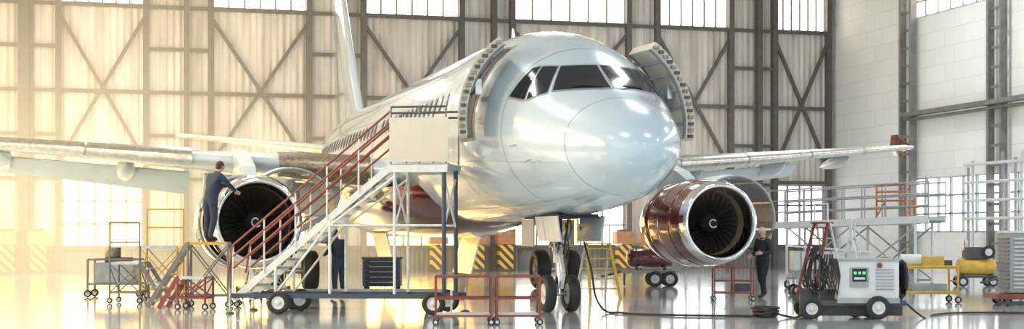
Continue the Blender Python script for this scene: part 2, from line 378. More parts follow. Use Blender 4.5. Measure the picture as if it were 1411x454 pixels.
for side in (-1, 1):
    d = MB(); n = 16; t0, t1 = 3.5, 4.5
    thA, thB = th_at(5, 3.42), th_at(5, 5.30)
    sh = .10 if side > 0 else .24
    def dp(y, th, o):
        p = S(5, th, 0); nx = math.cos(th); nz = math.sin(th)
        return V((side*(p.x + .30 + o*nx + sh*(t1-y)), y, p.z + o*nz))
    oo, oi = .02, -.15
    outer = [dp(y, thA+(thB-thA)*i/n, oo) for y in (t0, t1) for i in range(n+1)]
    inner = [dp(y, thA+(thB-thA)*i/n, oi) for y in (t0, t1) for i in range(n+1)]
    q = [(i, i+1, n+2+i, n+1+i) for i in range(n)]
    d.add(outer, q, 'paint', True); d.add(inner, q, 'beige', True)
    for e in (0, n+1): d.add(outer[e:e+n+1]+inner[e:e+n+1], [(i, i+1, n+2+i, n+1+i) for i in range(n)], 'beige')
    for e in (0, n): d.add([outer[e], outer[e+n+1], inner[e+n+1], inner[e]], [(0, 1, 2, 3)], 'beige')
    for i in range(n):
        th = thA+(thB-thA)*(i+.5)/n
        for y in (t0-.03, t1+.03): d.box(dp(y, th, -.07), (.10, .08, .06), 'gold' if i % 2 else 'steel')
    for i in range(1, 6):
        th = thA+(thB-thA)*i/6
        d.beam(dp(t0+.06, th, oi-.02), dp(t1-.06, th, oi-.02), .04, .04, 'greyp')
    for y in (t0+.05, t1-.05):
        d.path([dp(y, thA+(thB-thA)*i/n, oi-.01) for i in range(n+1)], .03, 'steelr')
    d.box(dp(3.95, (thA+thB)/2, oi-.06), (.12, .4, .28), 'alum')
    d.beam((side*1.93, 4.75, 4.3), dp(4.25, (thA+thB)/2, oi), .08, .14, 'alum')
    d.build('door_leaf', plane)

def airfoil(n=14):
    xs_ = [(1-math.cos(math.pi*i/n))/2 for i in range(n+1)]
    yt = lambda x: 5*(.2969*math.sqrt(x)-.126*x-.3516*x*x+.2843*x**3-.1036*x**4)
    cam = lambda x: .08*x*(1-x)
    up = [(x, cam(x), yt(x)) for x in xs_]; lo = [(x, cam(x), -yt(x)) for x in reversed(xs_[1:-1])]
    return up+lo
AF = airfoil()
def loft(mbx, secs, k, td=V((0, 0, 1)), camf=1):
    n = len(AF); vs = []
    for (p, ch, tr, inc) in secs:
        for (x, c, y) in AF: vs.append(V(p) + V((0, 1, 0))*(x*ch) + td*((c*camf+y*tr)*ch) - V((0, 0, 1))*(math.tan(inc)*(x*ch)))
    fs = [(i*n+j, i*n+(j+1) % n, (i+1)*n+(j+1) % n, (i+1)*n+j) for i in range(len(secs)-1) for j in range(n)]
    mbx.add(vs, fs, k, True)
    mbx.add(vs[-n:], [tuple(range(n))], k); mbx.add(vs[:n], [tuple(reversed(range(n)))], k)
zle = lambda L: 2.92+.092*L
yle = lambda L: 11.7+.50*L
def chord(L): return 6.9-(6.9-3.9)*(L/6.4) if L < 6.4 else 3.9-(3.9-1.6)*((L-6.4)/10.6)
for side in (-1, 1):
    w = MB()
    secs = [((side*L, yle(L), zle(L)), chord(L), .14-.002*L, .03) for L in (.6, 2, 3.5, 5, 6.4, 8, 10, 12, 14, 16, 17)]
    loft(w, secs, 'wing')
    for L0, L1 in ((2.4, 4.6), (6.7, 9.3), (9.36, 12.0), (12.06, 14.5), (14.56, 16.7)):
        vs = []; prof = sorted([a for a in AF if a[0] < .12], key=lambda a: a[2])
        for L in (L0, L1):
            for (x, c, y) in prof: vs.append(V((side*L, yle(L)+x*chord(L)-.03, zle(L)+(c+y*(.14-.002*L)*1.25)*chord(L))))
        m_ = len(prof); w.add(vs, [(i, i+1, m_+i+1, m_+i) for i in range(m_-1)], 'alum' if L0 > 3 else 'gold', True)
    L = 17.0; zt = zle(L); y0 = yle(L)
    loft(w, [((side*17.03, y0+.8, zt-.22), .5, .05, 0), ((side*17.0, y0+.1, zt), 1.5, .06, 0), ((side*17.06, y0+1.1, zt+.5), .5, .05, 0)], 'burg', V((1, 0, 0)), 0)
    for L in (4.1, 8.3, 11.6, 14.4):
        yy = yle(L)+chord(L)*.55; sc_ = 1.0 if L < 12 else .7
        w.lathe([(0, .01), (.25*sc_, .16*sc_), (.8*sc_, .27*sc_), (1.6*sc_, .28*sc_), (2.4*sc_, .18*sc_), (3.0*sc_, .01)], (side*L, yy-.3, zle(L)-.18), (0, 1, -.10), 'wing', 14)
    for L0, L1 in ((2.4, 6.2), (6.6, 12.8)):
        loft(w, [((side*L, yle(L)+chord(L)*.86, zle(L)-.22), chord(L)*.28, .12, .5) for L in (L0, L1)], 'wing')
    w.build('wing', plane)
    hs = MB()
    loft(hs, [((side*L, 31.0+.62*L, 4.75+.115*L), 3.6-(3.6-1.5)*L/6.2, .10, 0) for L in (.2, 2, 4, 6, 6.25)], 'wing', V((0, 0, 1)), 0)
    hs.build('tailplane', plane)
fn = MB()
loft(fn, [((0, 27.2, 5.5), 8.6, .03, 0), ((0, 29.0, 5.95), 6.5, .08, 0), ((0, 30.6, 7.6), 5.2, .10, 0), ((0, 33.9, 11.7), 2.6, .10, 0)], 'paint', V((1, 0, 0)), 0)
fn.build('tail_fin', plane)
bf = MB(); vs = []; n = 32; st = [10.8, 11.3, 12.0, 13, 14, 17, 20, 21.5, 22.6, 23.4]
for i, t in enumerate(st):
    k_ = [0, .35, .65, .85, 1, 1, 1, .8, .4, 0][i]
    for j in range(n):
        th = math.pi*(1+j/(n-1)); c = math.cos(th); s = math.sin(th)
        vs.append(V(((1.55+.75*k_)*math.copysign(abs(c)**.7, c), t, 2.75+(.6+.65*k_)*s)))
bf.add(vs, [(i*n+j, i*n+j+1, (i+1)*n+j+1, (i+1)*n+j) for i in range(len(st)-1) for j in range(n-1)], 'burg', True)
bf.build('belly_fairing', plane)

EY = 9.65; ES = .89; EXL = 5.55
def engine(cx, opening):
    e = MB(); o = V((cx, EY, 1.87)); ax = (0, 1, 0)
    e.lathe([(.55, .885), (.3, .90), (.12, .93), (.04, .965), (0, 1.005), (.03, 1.05), (.12, 1.095), (.32, 1.14)], o, ax, 'chrome', 56)
    e.lathe([(.55, .885), (.8, .88), (1.15, .885)], o, ax, 'duct', 56)
    e.lathe([(.32, 1.14), (.5, 1.17), (.8, 1.2), (.95, 1.21), (.95, 1.08)], o, ax, 'burg', 56)
    e.lathe([(1.02, .885), (1.2, .3), (1.2, .01)], o, ax, 'dark', 32)
    for i in range(30):
        a = 2*math.pi*i/30; vs = []
        for r, tw, w_ in ((.26, .10, .06), (.55, .085, .10), (.87, .05, .13)):
            for s_ in (-1, 1):
                aa = a + s_*w_*.9; vs.append(o + V((math.cos(aa)*r, .92 + s_*tw, math.sin(aa)*r)))
        e.add(vs, [(0, 1, 3, 2), (2, 3, 5, 4)], 'blade', True)
    e.lathe([(.52, .002), (.56, .07), (.7, .18), (.86, .26), (.95, .27)], o, ax, 'black', 28)
    sw = []
    for i in range(16):
        a = .6+i*.33; r = .06+i*.006; yy = .545+(r-.05)*.95
        sw.append(o + V((math.cos(a)*r, yy-.02, math.sin(a)*r)))
    e.path(sw, .02, 'white', 6)
    e.lathe([(.95, 1.02), (1.3, 1.02), (1.3, 1.06), (1.36, 1.06), (1.36, 1.0), (1.9, .99), (1.9, 1.05), (1.97, 1.05), (1.97, .98), (2.4, .98)], o, ax, 'gold', 48)
    for i in range(30):
        a = random.uniform(0, 6.28); r = 1.06; y0 = random.uniform(1.0, 1.6); y1 = y0+random.uniform(.3, .8); da = random.uniform(-.35, .35)
        e.path([o+V((math.cos(a+da*q)*r, y0+(y1-y0)*q, math.sin(a+da*q)*r)) for q in (0, .3, .6, 1)], random.choice((.018, .03)), random.choice(('alum', 'dark', 'steelr')), 6)
    for i in range(12):
        a = random.uniform(0, 6.28); c_ = o+V((math.cos(a)*1.08, random.uniform(1.1, 2.2), math.sin(a)*1.08))
        e.box(c_, (.2, .28, .2), random.choice(('alum', 'dark', 'gold')))
    e.lathe([(2.4, 1.0), (2.4, 1.22), (2.8, 1.2), (3.4, 1.08), (3.9, .92), (3.9, .86), (3.3, .9)], o, ax, 'burg', 48)
    e.lathe([(3.3, .75), (4.0, .62), (4.7, .42), (4.7, .38), (4.3, .36)], o, ax, 'alum', 36)
    e.lathe([(4.3, .3), (5.1, .02)], o, ax, 'alum', 24)
    e.add([o+V((sx*wd, y, z)) for sx in (-1, 1) for (y, z, wd) in ((1.6, 1.0, .12), (2.8, 1.5, .2), (5.6, 2.1, .22), (7.4, 1.5, .1), (3.6, .9, .2))],
          [(0, 1, 2, 3, 4), (9, 8, 7, 6, 5), (0, 5, 6, 1), (1, 6, 7, 2), (2, 7, 8, 3), (3, 8, 9, 4), (4, 9, 5, 0)], 'wing')
    for s_ in (-1, 1):
        n = 18; pr = [(.96, 1.21), (1.6, 1.25), (2.38, 1.225)]
        hinge = V((cx+s_*.25, 0, o.z+1.2)); ang = s_*math.radians(opening.get(s_, 0))
        R = Matrix.Rotation(-ang, 3, 'Y')
        for off, k in ((0, 'burg' if abs(ang) < .5 else 'lgrey'), (-.06, 'greyp')):
            vs = []
            for (h, r) in pr:
                for i in range(n+1):
                    a = math.radians(88)-math.radians(172)*i/n
                    p = V((cx+s_*math.cos(a)*(r+off), o.y+h, o.z+math.sin(a)*(r+off)))
                    p = hinge + R @ (p-hinge) if ang else p
                    vs.append(p)
            m_ = n+1
            e.add(vs, [(j*m_+i, j*m_+i+1, (j+1)*m_+i+1, (j+1)*m_+i) for j in range(2) for i in range(n)], k, True)
            if off == 0: ov = vs
        for j in range(3):
            rib = [(ov[j*m_+i]+vs[j*m_+i])/2 for i in range(m_)]
            e.path(rib, .04, 'greyp' if ang else 'burg', 6)
        if ang:
            e.tube(ov[m_+n-4], o+V((s_*.9, 1.6, .1)), .02, 'alum')
            for i in (3, 7, 11, 15): e.beam(vs[i], vs[2*m_+i], .05, .05, 'alum')
    e.v = [tuple(o+(V(v)-o)*ES) for v in e.v]
    return e.build('turbofan_engine', plane)
engine(-EXL, {-1: 10, 1: 46}); engine(EXL, {1: 40})

ng = MB()
for x in (-.25, .25): ng.wheel((x, 5.0, .38), (1, 0, 0), .38, .22)
ng.tube((-.36, 5.0, .38), (.36, 5.0, .38), .05, 'alum')
ng.tube((0, 5.0, .38), (0, 5.05, 1.1), .07, 'chrome'); ng.tube((0, 5.05, 1.0), (0, 5.15, 2.3), .11, 'lgrey')
ng.beam((0, 4.85, .5), (0, 4.7, .8), .06, .1, 'lgrey'); ng.beam((0, 4.7, .8), (0, 4.95, 1.15), .06, .1, 'lgrey')
ng.tube((0, 5.1, 1.3), (0, 6.3, 2.1), .05, 'lgrey'); ng.tube((-.2, 4.95, 1.35), (.2, 4.95, 1.35), .04, 'alum')
for x in (-.12, .12): ng.lathe([(0, .001), (0, .09), (.1, .06)], (x, 4.86, 1.5), (0, 1, 0), 'white', 12)
ng.path([(.1, 4.9, 1.8), (.16, 4.85, 1.3), (.12, 4.9, .7), (.06, 4.95, .45)], .015, 'black')
for i in range(10):
    x = random.uniform(-.3, .3); ng.path([(x, 4.7+random.uniform(0, .5), 2.0), (x*.8, 4.75, 1.7), (x*.5, 4.9, random.uniform(1.1, 1.5))], .02, random.choice(('steelr', 'black', 'alum')))
for s_ in (-1, 1):
    ng.box((s_*.42, 5.8, 1.6), (.03, .9, .55), 'greyp'); ng.box((s_*.40, 5.8, 1.6), (.03, .7, .4), 'beige')
    ng.box((s_*.44, 4.3, 1.68), (.03, 1.5, .5), 'wing', Matrix.Rotation(s_*.15, 3, 'Y'))
ng.box((0, 4.9, 1.93), (.8, 2.4, .08), 'dark')  # dark slab painted in for the shade inside the gear bay
ng.build('nose_landing_gear', plane)
for side in (-1, 1):
    g = MB(); x0 = side*3.8
    for dx in (-.46, .46): g.wheel((x0+dx, 17.7, .57), (1, 0, 0), .57, .40)
    g.tube((x0-.5, 17.7, .57), (x0+.5, 17.7, .57), .09, 'alum'); g.tube((x0, 17.7, .57), (x0, 17.7, 1.5), .1, 'chrome'); g.tube((x0, 17.7, 1.4), (x0, 17.6, 3.0), .16, 'lgrey')
    g.tube((x0, 17.7, 1.6), (side*2.2, 17.6, 2.5), .08, 'lgrey'); g.beam((x0, 18.0, .7), (x0, 18.2, 1.2), .1, .08, 'lgrey'); g.beam((x0, 18.2, 1.2), (x0, 17.9, 1.7), .1, .08, 'lgrey')
    g.box((side*4.3, 17.7, 2.0), (.05, 1.2, 1.4), 'paint')
    g.box((side*1.2, 17.9, 1.05), (.05, 2.2, 1.2), 'alum', Matrix.Rotation(side*.25, 3, 'Y'))
    g.build('main_landing_gear', plane)

# ------------------------------------------------------------------ boarding stairs
st_ = MB()
PZ = 2.95
st_.box((-.2, 0, PZ-.05), (1.15, 1.35, .1), 'greyp')
for y in (-.65, .65): st_.beam((-.8, y, PZ-.1), (.36, y, PZ-.1), .06, .14, 'white')
for y in (-.65, .65):
    for x in (-.76, -.2, .33): st_.tube((x, y, PZ), (x, y, PZ+1.1), .02, 'steelr')
    for z in (.98, 1.1): st_.tube((-.76, y, PZ+z), (.33, y, PZ+z), .02, 'steel')
st_.box((-.2, -.69, PZ+.46), (1.16, .03, .86), 'beige')
bot = V((-4.0, 0, .28)); top = V((-.8, 0, PZ-.05)); ns = 15
for y in (-.48, .48): st_.beam((top.x, y, top.z), (bot.x, y, bot.z), .05, .13, 'white')
for i in range(ns):
    p = top.lerp(bot, (i+.6)/ns); st_.box((p.x, 0, p.z+.03), (.24, .92, .035), 'alum')
for y in (-.52, .52):
    for h in (.62, .86, 1.08): st_.tube((top.x, y, top.z+h), (bot.x, y, bot.z+h), .022, 'redrail')
    for i in range(6):
        p = top.lerp(bot, i/5); st_.tube((p.x, y, p.z), (p.x, y, p.z+1.08), .018, 'white')
    st_.tube((bot.x, y, bot.z+1.08), (bot.x-.1, y, bot.z+.5), .022, 'redrail')
for y in (-.6, .6):
    st_.tube((.28, y, .35), (.28, y, PZ), .045, 'blue'); st_.tube((-.7, y, .35), (-.7, y, PZ), .03, 'white')
    st_.tube((-2.0, y, .35), (-2.0, y, 1.85), .03, 'white'); st_.tube((-3.1, y, .35), (-3.1, y, .95), .03, 'white')
    st_.tube((-3.1, y, .4), (-2.0, y, 1.8), .022, 'white'); st_.tube((-2.0, y, 1.75), (-.7, y, 1.75), .022, 'white'); st_.tube((-2.0, y, 1.75), (-.7, y, 2.7), .022, 'white')
    st_.tube((-.7, y, 1.75), (.28, y, 1.75), .022, 'white')
    st_.beam((-4.05, y, .36), (.5, y, .36), .07, .09, 'blue')
for x in (-3.95, -2.0, -.7, .35): st_.beam((x, -.6, .36), (x, .6, .36), .07, .07, 'blue')
for x in (-.7, .28):
    st_.tube((x, -.6, 1.7), (x, .6, 2.7), .022, 'white'); st_.tube((x, -.6, 2.7), (x, .6, 1.7), .022, 'white')
for x in (-3.0, .1):
    for y in (-.72, .72): st_.wheel((x, y, .23), (0, 1, 0), .23, .15)
for x in (-4.0, .45):
    for y in (-.72, .72): st_.tube((x, y, .02), (x, y, .5), .025, 'alum'); st_.lathe([(0, .09), (.03, .09), (.05, .02)], (x, y, 0), (0, 0, 1), 'steel', 12)
st_.build('boarding_stairs', loc=(-2.5, 5.15, 0), rz=math.radians(-24))

tr = MB()
tr.box((0, 0, .36), (3.3, .8, .08), 'blue'); tr.box((0, -.41, .36), (3.3, .03, .14), 'greyp')
for x in (-1.5, 1.45):
    for y in (-.35, .35): tr.wheel((x, y, .2), (0, 1, 0), .2, .12)
tr.beam((-1.6, 0, .36), (-2.4, 0, .2), .06, .06, 'steel')
tr.build('flatbed_trolley', loc=(-3.5, 7.6, 0), rz=math.radians(-15))
tb = MB()
tb.box((0, 0, .36), (.8, .5, .58), 'blue')
for i in range(5): tb.box((0, -.26, .14+i*.11), (.7, .02, .085), 'dark'); tb.box((0, -.28, .16+i*.11), (.5, .02, .015), 'alum')
tb.box((0, 0, .67), (.84, .54, .04), 'steel'); tb.tube((-.46, -.1, .55), (-.46, .1, .55), .015, 'alum')
for x in (-.33, .33):
    for y in (-.18, .18): tb.box((x, y, .035), (.08, .08, .07), 'black')
tb.build('tool_chest', loc=(-3.15, 7.5, .405), rz=math.radians(-15), bevel=.01)

# ------------------------------------------------------------------ red cart in front
rc = MB()
Wd, Dp, H = 1.80, .75, .84
xs_c = (-Wd/2, .06, .16, Wd/2)
for x in xs_c:
    for y in (-Dp/2, Dp/2):
        rc.beam((x, y, .1), (x, y, H), .035, .035, 'redrail'); rc.wheel((x, y, .055), (0, 1, 0), .055, .035)
for (a, c) in ((xs_c[0], xs_c[1]), (xs_c[2], xs_c[3])):
    for z in (.16, .46, H):
        for y in (-Dp/2, Dp/2): rc.beam((a, y, z), (c, y, z), .032, .035, 'redrail')
        for x in (a, c): rc.beam((x, -Dp/2, z), (x, Dp/2, z), .032, .032, 'redrail')
    rc.box(((a+c)/2, 0, H-.01), (c-a, Dp, .02), 'greyp'); rc.box(((a+c)/2, 0, .18), (c-a-.04, Dp-.04, .02), 'lgrey')
rc.build('red_tool_cart', loc=(-2.36, 1.6, 0), rz=math.radians(-13))

# ------------------------------------------------------------------ ground power unit
g = MB()
g.box((.25, 0, .72), (1.12, .72, .72), 'lgrey'); g.box((.25, 0, 1.10), (1.16, .76, .05), 'greyp')
g.box((.25, -.37, .35), (1.14, .04, .1), 'greyp')
g.box((.08, -.375, .78), (.34, .03, .36), 'greyp'); g.box((.08, -.39, .82), (.26, .02, .24), 'dark')
for i in range(3): g.box((0+i*.08, -.405, .86), (.05, .01, .05), 'green' if i != 1 else 'white')
g.box((.08, -.405, .76), (.2, .01, .04), 'white')
for i in range(7): g.box((.55, -.37, .56+i*.06), (.34, .02, .02), 'greyp')
g.lathe([(0, .001), (0, .05), (.03, .05)], (.45, -.40, 1.0), (0, 1, 0), 'redrail', 12)
g.beam((-.95, 0, .3), (.95, 0, .3), .08, .5, 'steel')
for y in (-.3, .3): g.beam((-1.0, y, .3), (.95, y, .3), .07, .09, 'steel')
for x, r in ((-.8, .2), (.42, .22)):
    for y in (-.4, .4): g.wheel((x, y, r), (0, 1, 0), r, .15)
g.wheel((.16, .38, .2), (0, 1, 0), .2, .15)
g.beam((-1.0, 0, .3), (-1.15, 0, .5), .06, .06, 'steel')
for y in (-.25, .25): g.tube((-.62, y, .3), (-.62, y, 1.35), .025, 'steel')
for z in (.8, 1.35): g.tube((-.62, -.3, z), (-.62, .3, z), .03, 'steel')
for i in range(6):
    y = -.28+i*.1; a = random.uniform(.10, .20); lo = random.uniform(.35, .6)
    g.path([(-.62-a*math.sin(t*math.pi/6)-.02, y+.02*math.sin(t), 1.36-(1.36-lo)*abs(math.sin(t*math.pi/12)) if t < 6 else lo+(1.2-lo)*(t-6)/6) for t in range(13)], .022, 'black', 6)
for i in range(4): g.path([(-.55+.05*i, -.38+.02*i, 1.2), (-.6+.05*i, -.42, .8), (-.5+.06*i, -.4, .45), (-.4+.04*i, -.38, .8), (-.45+.04*i, -.36, 1.12)], .02, 'black', 6)
for i in range(8):
    g.path([(.88+.09*math.cos(t*math.pi/6), -.3+i*.085, .75+.33*math.sin(t*math.pi/6)) for t in range(13)], .035, 'black', 6)
g.build('ground_power_unit', loc=(4.62, 1.5, 0), rz=math.radians(-17), bevel=.008)

def cable(pts, r=.022):
    cu = bpy.data.curves.new('power_cable', 'CURVE'); cu.dimensions = '3D'; cu.bevel_depth = r; cu.resolution_u = 8
    sp_ = cu.splines.new('BEZIER'); sp_.bezier_points.add(len(pts)-1)
    for b_, p in zip(sp_.bezier_points, pts): b_.co = (p[0], p[1], r+.003+(p[2] if len(p) > 2 else 0)); b_.handle_left_type = b_.handle_right_type = 'AUTO'
    cu.materials.append(M['black']); ob = bpy.data.objects.new('power_cable', cu); sc.collection.objects.link(ob)
coil = [(3.25+(.2+.05*math.sin(t*1.3))*math.cos(t*.9), 2.3+(.26+.06*math.sin(t*1.7))*math.sin(t*.9), .0045*t) for t in range(40)]
cable([(.42, 4.9, 1.7), (.6, 4.8, .9), (.75, 4.6, .1), (1.0, 4.0), (1.4, 3.3), (2.0, 2.8), (2.6, 2.5)] + coil + [(3.55, 1.9), (3.65, 1.75), (3.85, 1.7, .2)])
cable([(5.6, 1.3, .3), (5.9, 1.1), (6.6, 1.9), (7.6, 2.4), (8.8, 2.0), (10.5, 2.3), (12.5, 2.6)], .018)

def step_ladder(name, loc, rz, h, k, k2, w=.55, n=6):
    m_ = MB(); sp_ = h*.28
    for s_ in (-1, 1):
        m_.beam((s_*w/2, -sp_, .0), (s_*w/2*.75, 0, h), .035, .07, k); m_.beam((s_*w/2, sp_, 0), (s_*w/2*.75, .06, h), .03, .05, k2)
        m_.tube((s_*w*.45, -sp_*.5, h*.5), (s_*w*.45, sp_*.5, h*.5), .012, 'alum')
        m_.tube((s_*w/2*.75, 0, h), (s_*w/2*.75, 0, h+.45), .018, k2)
    m_.tube((-w/2*.75, 0, h+.45), (w/2*.75, 0, h+.45), .018, k2)
    for i in range(1, n+1):
        t = i/(n+.5); m_.box((0, -sp_*(1-t), h*t), (w*(1-.25*t), .1, .03), k)
        m_.tube((-w/2*(1-.25*t), sp_*(1-t)+.03, h*t), (w/2*(1-.25*t), sp_*(1-t)+.03, h*t), .012, k2)
    m_.box((0, .03, h), (w*.8, .28, .04), k)
    m_.build(name, loc=loc, rz=rz)
step_ladder('step_ladder', (2.85, 11.0, 0), .2, 1.35, 'yellow', 'white', .85, 5)
step_ladder('step_ladder', (7.5, 8.3, 0), -1.3, 1.85, 'redrail', 'white', .6, 7)
step_ladder('step_ladder', (8.5, 8.6, 0), .9, 1.5, 'white', 'lgrey', .6, 6)

def stand(name, loc, rz, h, L, W, k, kr, steps=True, rails=True, kd='alum'):
    m_ = MB(); m_.box((0, 0, h-.03), (L, W, .06), kd)
    for x in (-L/2, L/2):
        for y in (-W/2, W/2):
            m_.tube((x, y, .1), (x, y, h), .025, k); m_.wheel((x, y, .07), (0, 1, 0), .07, .04)
        m_.tube((x, -W/2, .25), (x, W/2, .25), .02, k); m_.tube((x, -W/2, .25), (x, W/2, h-.1), .015, k)
    for y in (-W/2, W/2):
        m_.tube((-L/2, y, .25), (L/2, y, .25), .02, k); m_.tube((-L/2, y, .25), (L/2, y, h-.05), .015, k); m_.tube((L/2, y, .25), (-L/2, y, h-.05), .015, k)
    if rails:
        for x in (-L/2, L/2): m_.tube((x, W/2, h), (x, W/2, h+.9), .02, kr)
        for z in (.45, .9): m_.tube((-L/2, W/2, h+z), (L/2, W/2, h+z), .02, kr)
    if steps:
        n = max(2, int(h/.26)); run = h*.6
        for y in (-W/2, W/2): m_.beam((-L/2, y, h-.03), (-L/2-run, y, .03), .03, .09, k)
        for i in range(n):
            t = (i+.5)/n; m_.box((-L/2-run*t, 0, h-h*t), (.2, W, .03), kd)
    m_.build(name, loc=loc, rz=rz)
stand('maintenance_stand', (-6.65, 9.1, 0), math.radians(-10), 1.41, .85, .6, 'steelr', 'yellow', rails=False, kd='yellow')
stand('maintenance_stand', (-7.0, 8.1, 0), math.radians(-25), .7, .6, .45, 'redrail', 'white', rails=False)
stand('maintenance_stand', (-5.0, 13.0, 0), math.radians(65), .9, .8, .6, 'white', 'yellow', rails=True)
stand('maintenance_stand', (-5.5, 9.0, 0), math.radians(-10), .45, 1.1, .5, 'redrail', 'white', steps=False, rails=False)
stand('maintenance_stand', (-8.3, 11.5, 0), math.radians(160), .95, .7, .6, 'steelr', 'steelr', steps=True, rails=True)
stand('maintenance_stand', (-7.5, 13.6, 0), math.radians(-15), 1.3, .9, .7, 'yellow', 'yellow', steps=False, rails=True)

# ------------------------------------------------------------------ right side equipment
dk = MB(); Ld = 5.2
def dz(x): return 1.95+.08*(x/(Ld/2))
dk.beam((-Ld/2, 0, 1.86), (Ld/2, 0, 2.02), .9, .1, 'greyp')
for y in (-.5, .5):
    dk.beam((-Ld/2, y, 1.84), (Ld/2, y, 2.0), .06, .2, 'lgrey')
    for i in range(9):
        x = -Ld/2+Ld*i/8; dk.tube((x, y, dz(x)), (x, y, dz(x)+1.0), .02, 'greyp')
    for h in (.35, .68, 1.0): dk.tube((-Ld/2, y, dz(-Ld/2)+h), (Ld/2, y, dz(Ld/2)+h), .022, 'greyp')
    for x in (-1.9, 0.2, 2.2):
        dk.tube((x, y, .15), (x, y, 1.9), .04, 'lgrey'); dk.wheel((x, y, .12), (1, 0, 0), .12, .06)
    for a, c in ((-1.9, .2), (.2, 2.2)):
        dk.tube((a, y, .3), (c, y, 1.8), .025, 'greyp'); dk.tube((c, y, .3), (a, y, 1.8), .025, 'greyp'); dk.tube((a, y, .3), (c, y, .3), .03, 'greyp')
dk.build('maintenance_dock', loc=(11.9, 14.9, 0), rz=math.radians(-58))
ch = MB()
for x in (-.45, .45):
    ch.tube((x, -.25, 0), (x, -.25, .95), .03, 'orange'); ch.tube((x, .25, 0), (x, .25, .55), .03, 'orange'); ch.tube((x, -.25, .5), (x, .25, .5), .03, 'orange'); ch.tube((x, -.25, .05), (x, .25, .5), .02, 'orange')
for z in (.5, .75, .95): ch.tube((-.45, -.25, z), (.45, -.25, z), .03, 'orange')
ch.box((0, 0, .5), (.9, .5, .03), 'orange')
ch.build('orange_work_seat', loc=(12.6, 13.75, 2.03), rz=math.radians(-58))
ct = MB()
ct.box((0, 0, .9), (1.9, .8, .5), 'lgrey'); ct.box((0, 0, 1.2), (2.0, .9, .05), 'white', Matrix.Rotation(.08, 3, 'Y')); ct.box((0, 0, .5), (2.0, .9, .08), 'greyp')
for x in (-.85, .85):
    for y in (-.38, .38): ct.tube((x, y, .15), (x, y, .5), .03, 'white'); ct.wheel((x, y, .14), (0, 1, 0), .14, .08)
for i in range(5): ct.box((-.76+i*.38, -.41, .9), (.03, .03, .5), 'greyp')
ct.build('equipment_trolley', loc=(9.3, 11.4, 0), rz=math.radians(-18), bevel=.01)
lc = MB()
lc.box((0, 0, .95), (1.5, .9, 1.3), 'greyp'); lc.box((0, 0, 1.63), (1.56, .96, .06), 'lgrey')
for i in range(13): lc.box((0, -.47, .4+i*.09), (1.36, .05, .03), 'lgrey', Matrix.Rotation(.5, 3, 'X'))
for i in range(13): lc.box((-.77, 0, .4+i*.09), (.05, .8, .035), 'steelr')
lc.box((-.1, 0, .2), (1.9, 1.1, .12), 'redrail'); lc.box((-.1, -.5, .06), (1.9, .06, .08), 'steel')
for x in (-.8, .6):
    for y in (-.4, .4): lc.wheel((x, y, .1), (0, 1, 0), .1, .06)
lc.build('air_heater_cabinet', loc=(11.3, 5.3, 0), rz=math.radians(-17), bevel=.008)
yc = MB()
for z in (.22, .8):
    yc.box((0, 0, z), (1.45, .7, .03), 'yellow')
    for y in (-.35, .35): yc.tube((-.75, y, z+.04), (.75, y, z+.04), .022, 'yellow')
for x in (-.72, .72):
    for y in (-.35, .35): yc.tube((x, y, .12), (x, y, .85), .025, 'yellow'); yc.wheel((x, y, .08), (0, 1, 0), .08, .05)
    yc.tube((x, -.35, .5), (x, .35, .5), .02, 'yellow')
yc.tube((-.72, -.35, .85), (-.85, -.35, 1.05), .02, 'yellow'); yc.tube((-.72, .35, .85), (-.85, .35, 1.05), .02, 'yellow'); yc.tube((-.85, -.35, 1.05), (-.85, .35, 1.05), .02, 'yellow')
yc.box((.2, 0, .95), (.5, .4, .24), 'yellow'); yc.lathe([(0, .001), (0, .14), (.45, .14), (.45, .001)], (-.5, 0, .98), (1, 0, 0), 'white', 18); yc.box((.55, 0, .9), (.2, .3, .16), 'steel')
yc.box((.1, 0, .34), (.8, .5, .2), 'greyp')
yc.build('yellow_parts_cart', loc=(9.35, 6.9, 0), rz=math.radians(-15), bevel=.006)
cp = MB()
cp.lathe([(0, .001), (.05, .2), (.12, .26), (1.1, .26), (1.17, .2), (1.22, .001)], (-.6, 0, .6), (1, 0, 0), 'yellow', 24)
cp.box((0, 0, 1.02), (.7, .4, .35), 'steel'); cp.wheel((.32, -.28, 1.05), (0, 1, 0), .2, .05); cp.tube((-.3, 0, 1.1), (-.3, 0, 1.4), .09, 'alum'); cp.beam((-.6, 0, .3), (.6, 0, .3), .4, .06, 'blue')
for x in (-.45, .45):
    for y in (-.3, .3): cp.wheel((x, y, .16), (0, 1, 0), .16, .08)
    cp.box((x, 0, .42), (.08, .3, .22), 'blue')
cp.build('air_compressor', loc=(16.6, 16.0, 0), rz=-.3)
cp2 = MB()
cp2.box((0, 0, .6), (1.3, .7, .6), 'blue'); cp2.box((0, 0, .93), (1.34, .74, .06), 'greyp'); cp2.tube((.3, 0, .9), (.3, 0, 1.25), .05, 'steel')
for i in range(6): cp2.box((-.2, -.36, .42+i*.07), (.7, .02, .03), 'dark')
for x in (-.45, .45):
    for y in (-.33, .33): cp2.wheel((x, y, .2), (0, 1, 0), .2, .1)
cp2.tube((-.65, 0, .4), (-1.3, 0, .25), .03, 'steel')
cp2.build('diesel_generator', loc=(15.6, 11.9, 0), rz=-.3, bevel=.01)
tk = MB()
tk.lathe([(0, .001), (.04, .18), (.14, .29), (1.35, .29), (1.45, .18), (1.49, .001)], (-.75, 0, .86), (1, 0, 0), 'burg', 28)
for x in (-.45, .4): tk.lathe([(-.03, .295), (.03, .295)], (x, 0, .86), (1, 0, 0), 'steel', 24); tk.box((x, 0, .55), (.08, .5, .14), 'steel')
for y in (-.25, .25): tk.beam((-.9, y, .46), (.9, y, .46), .07, .08, 'greyp')
for x in (.1, .55):
    for y in (-.36, .36): tk.wheel((x, y, .24), (0, 1, 0), .24, .14)
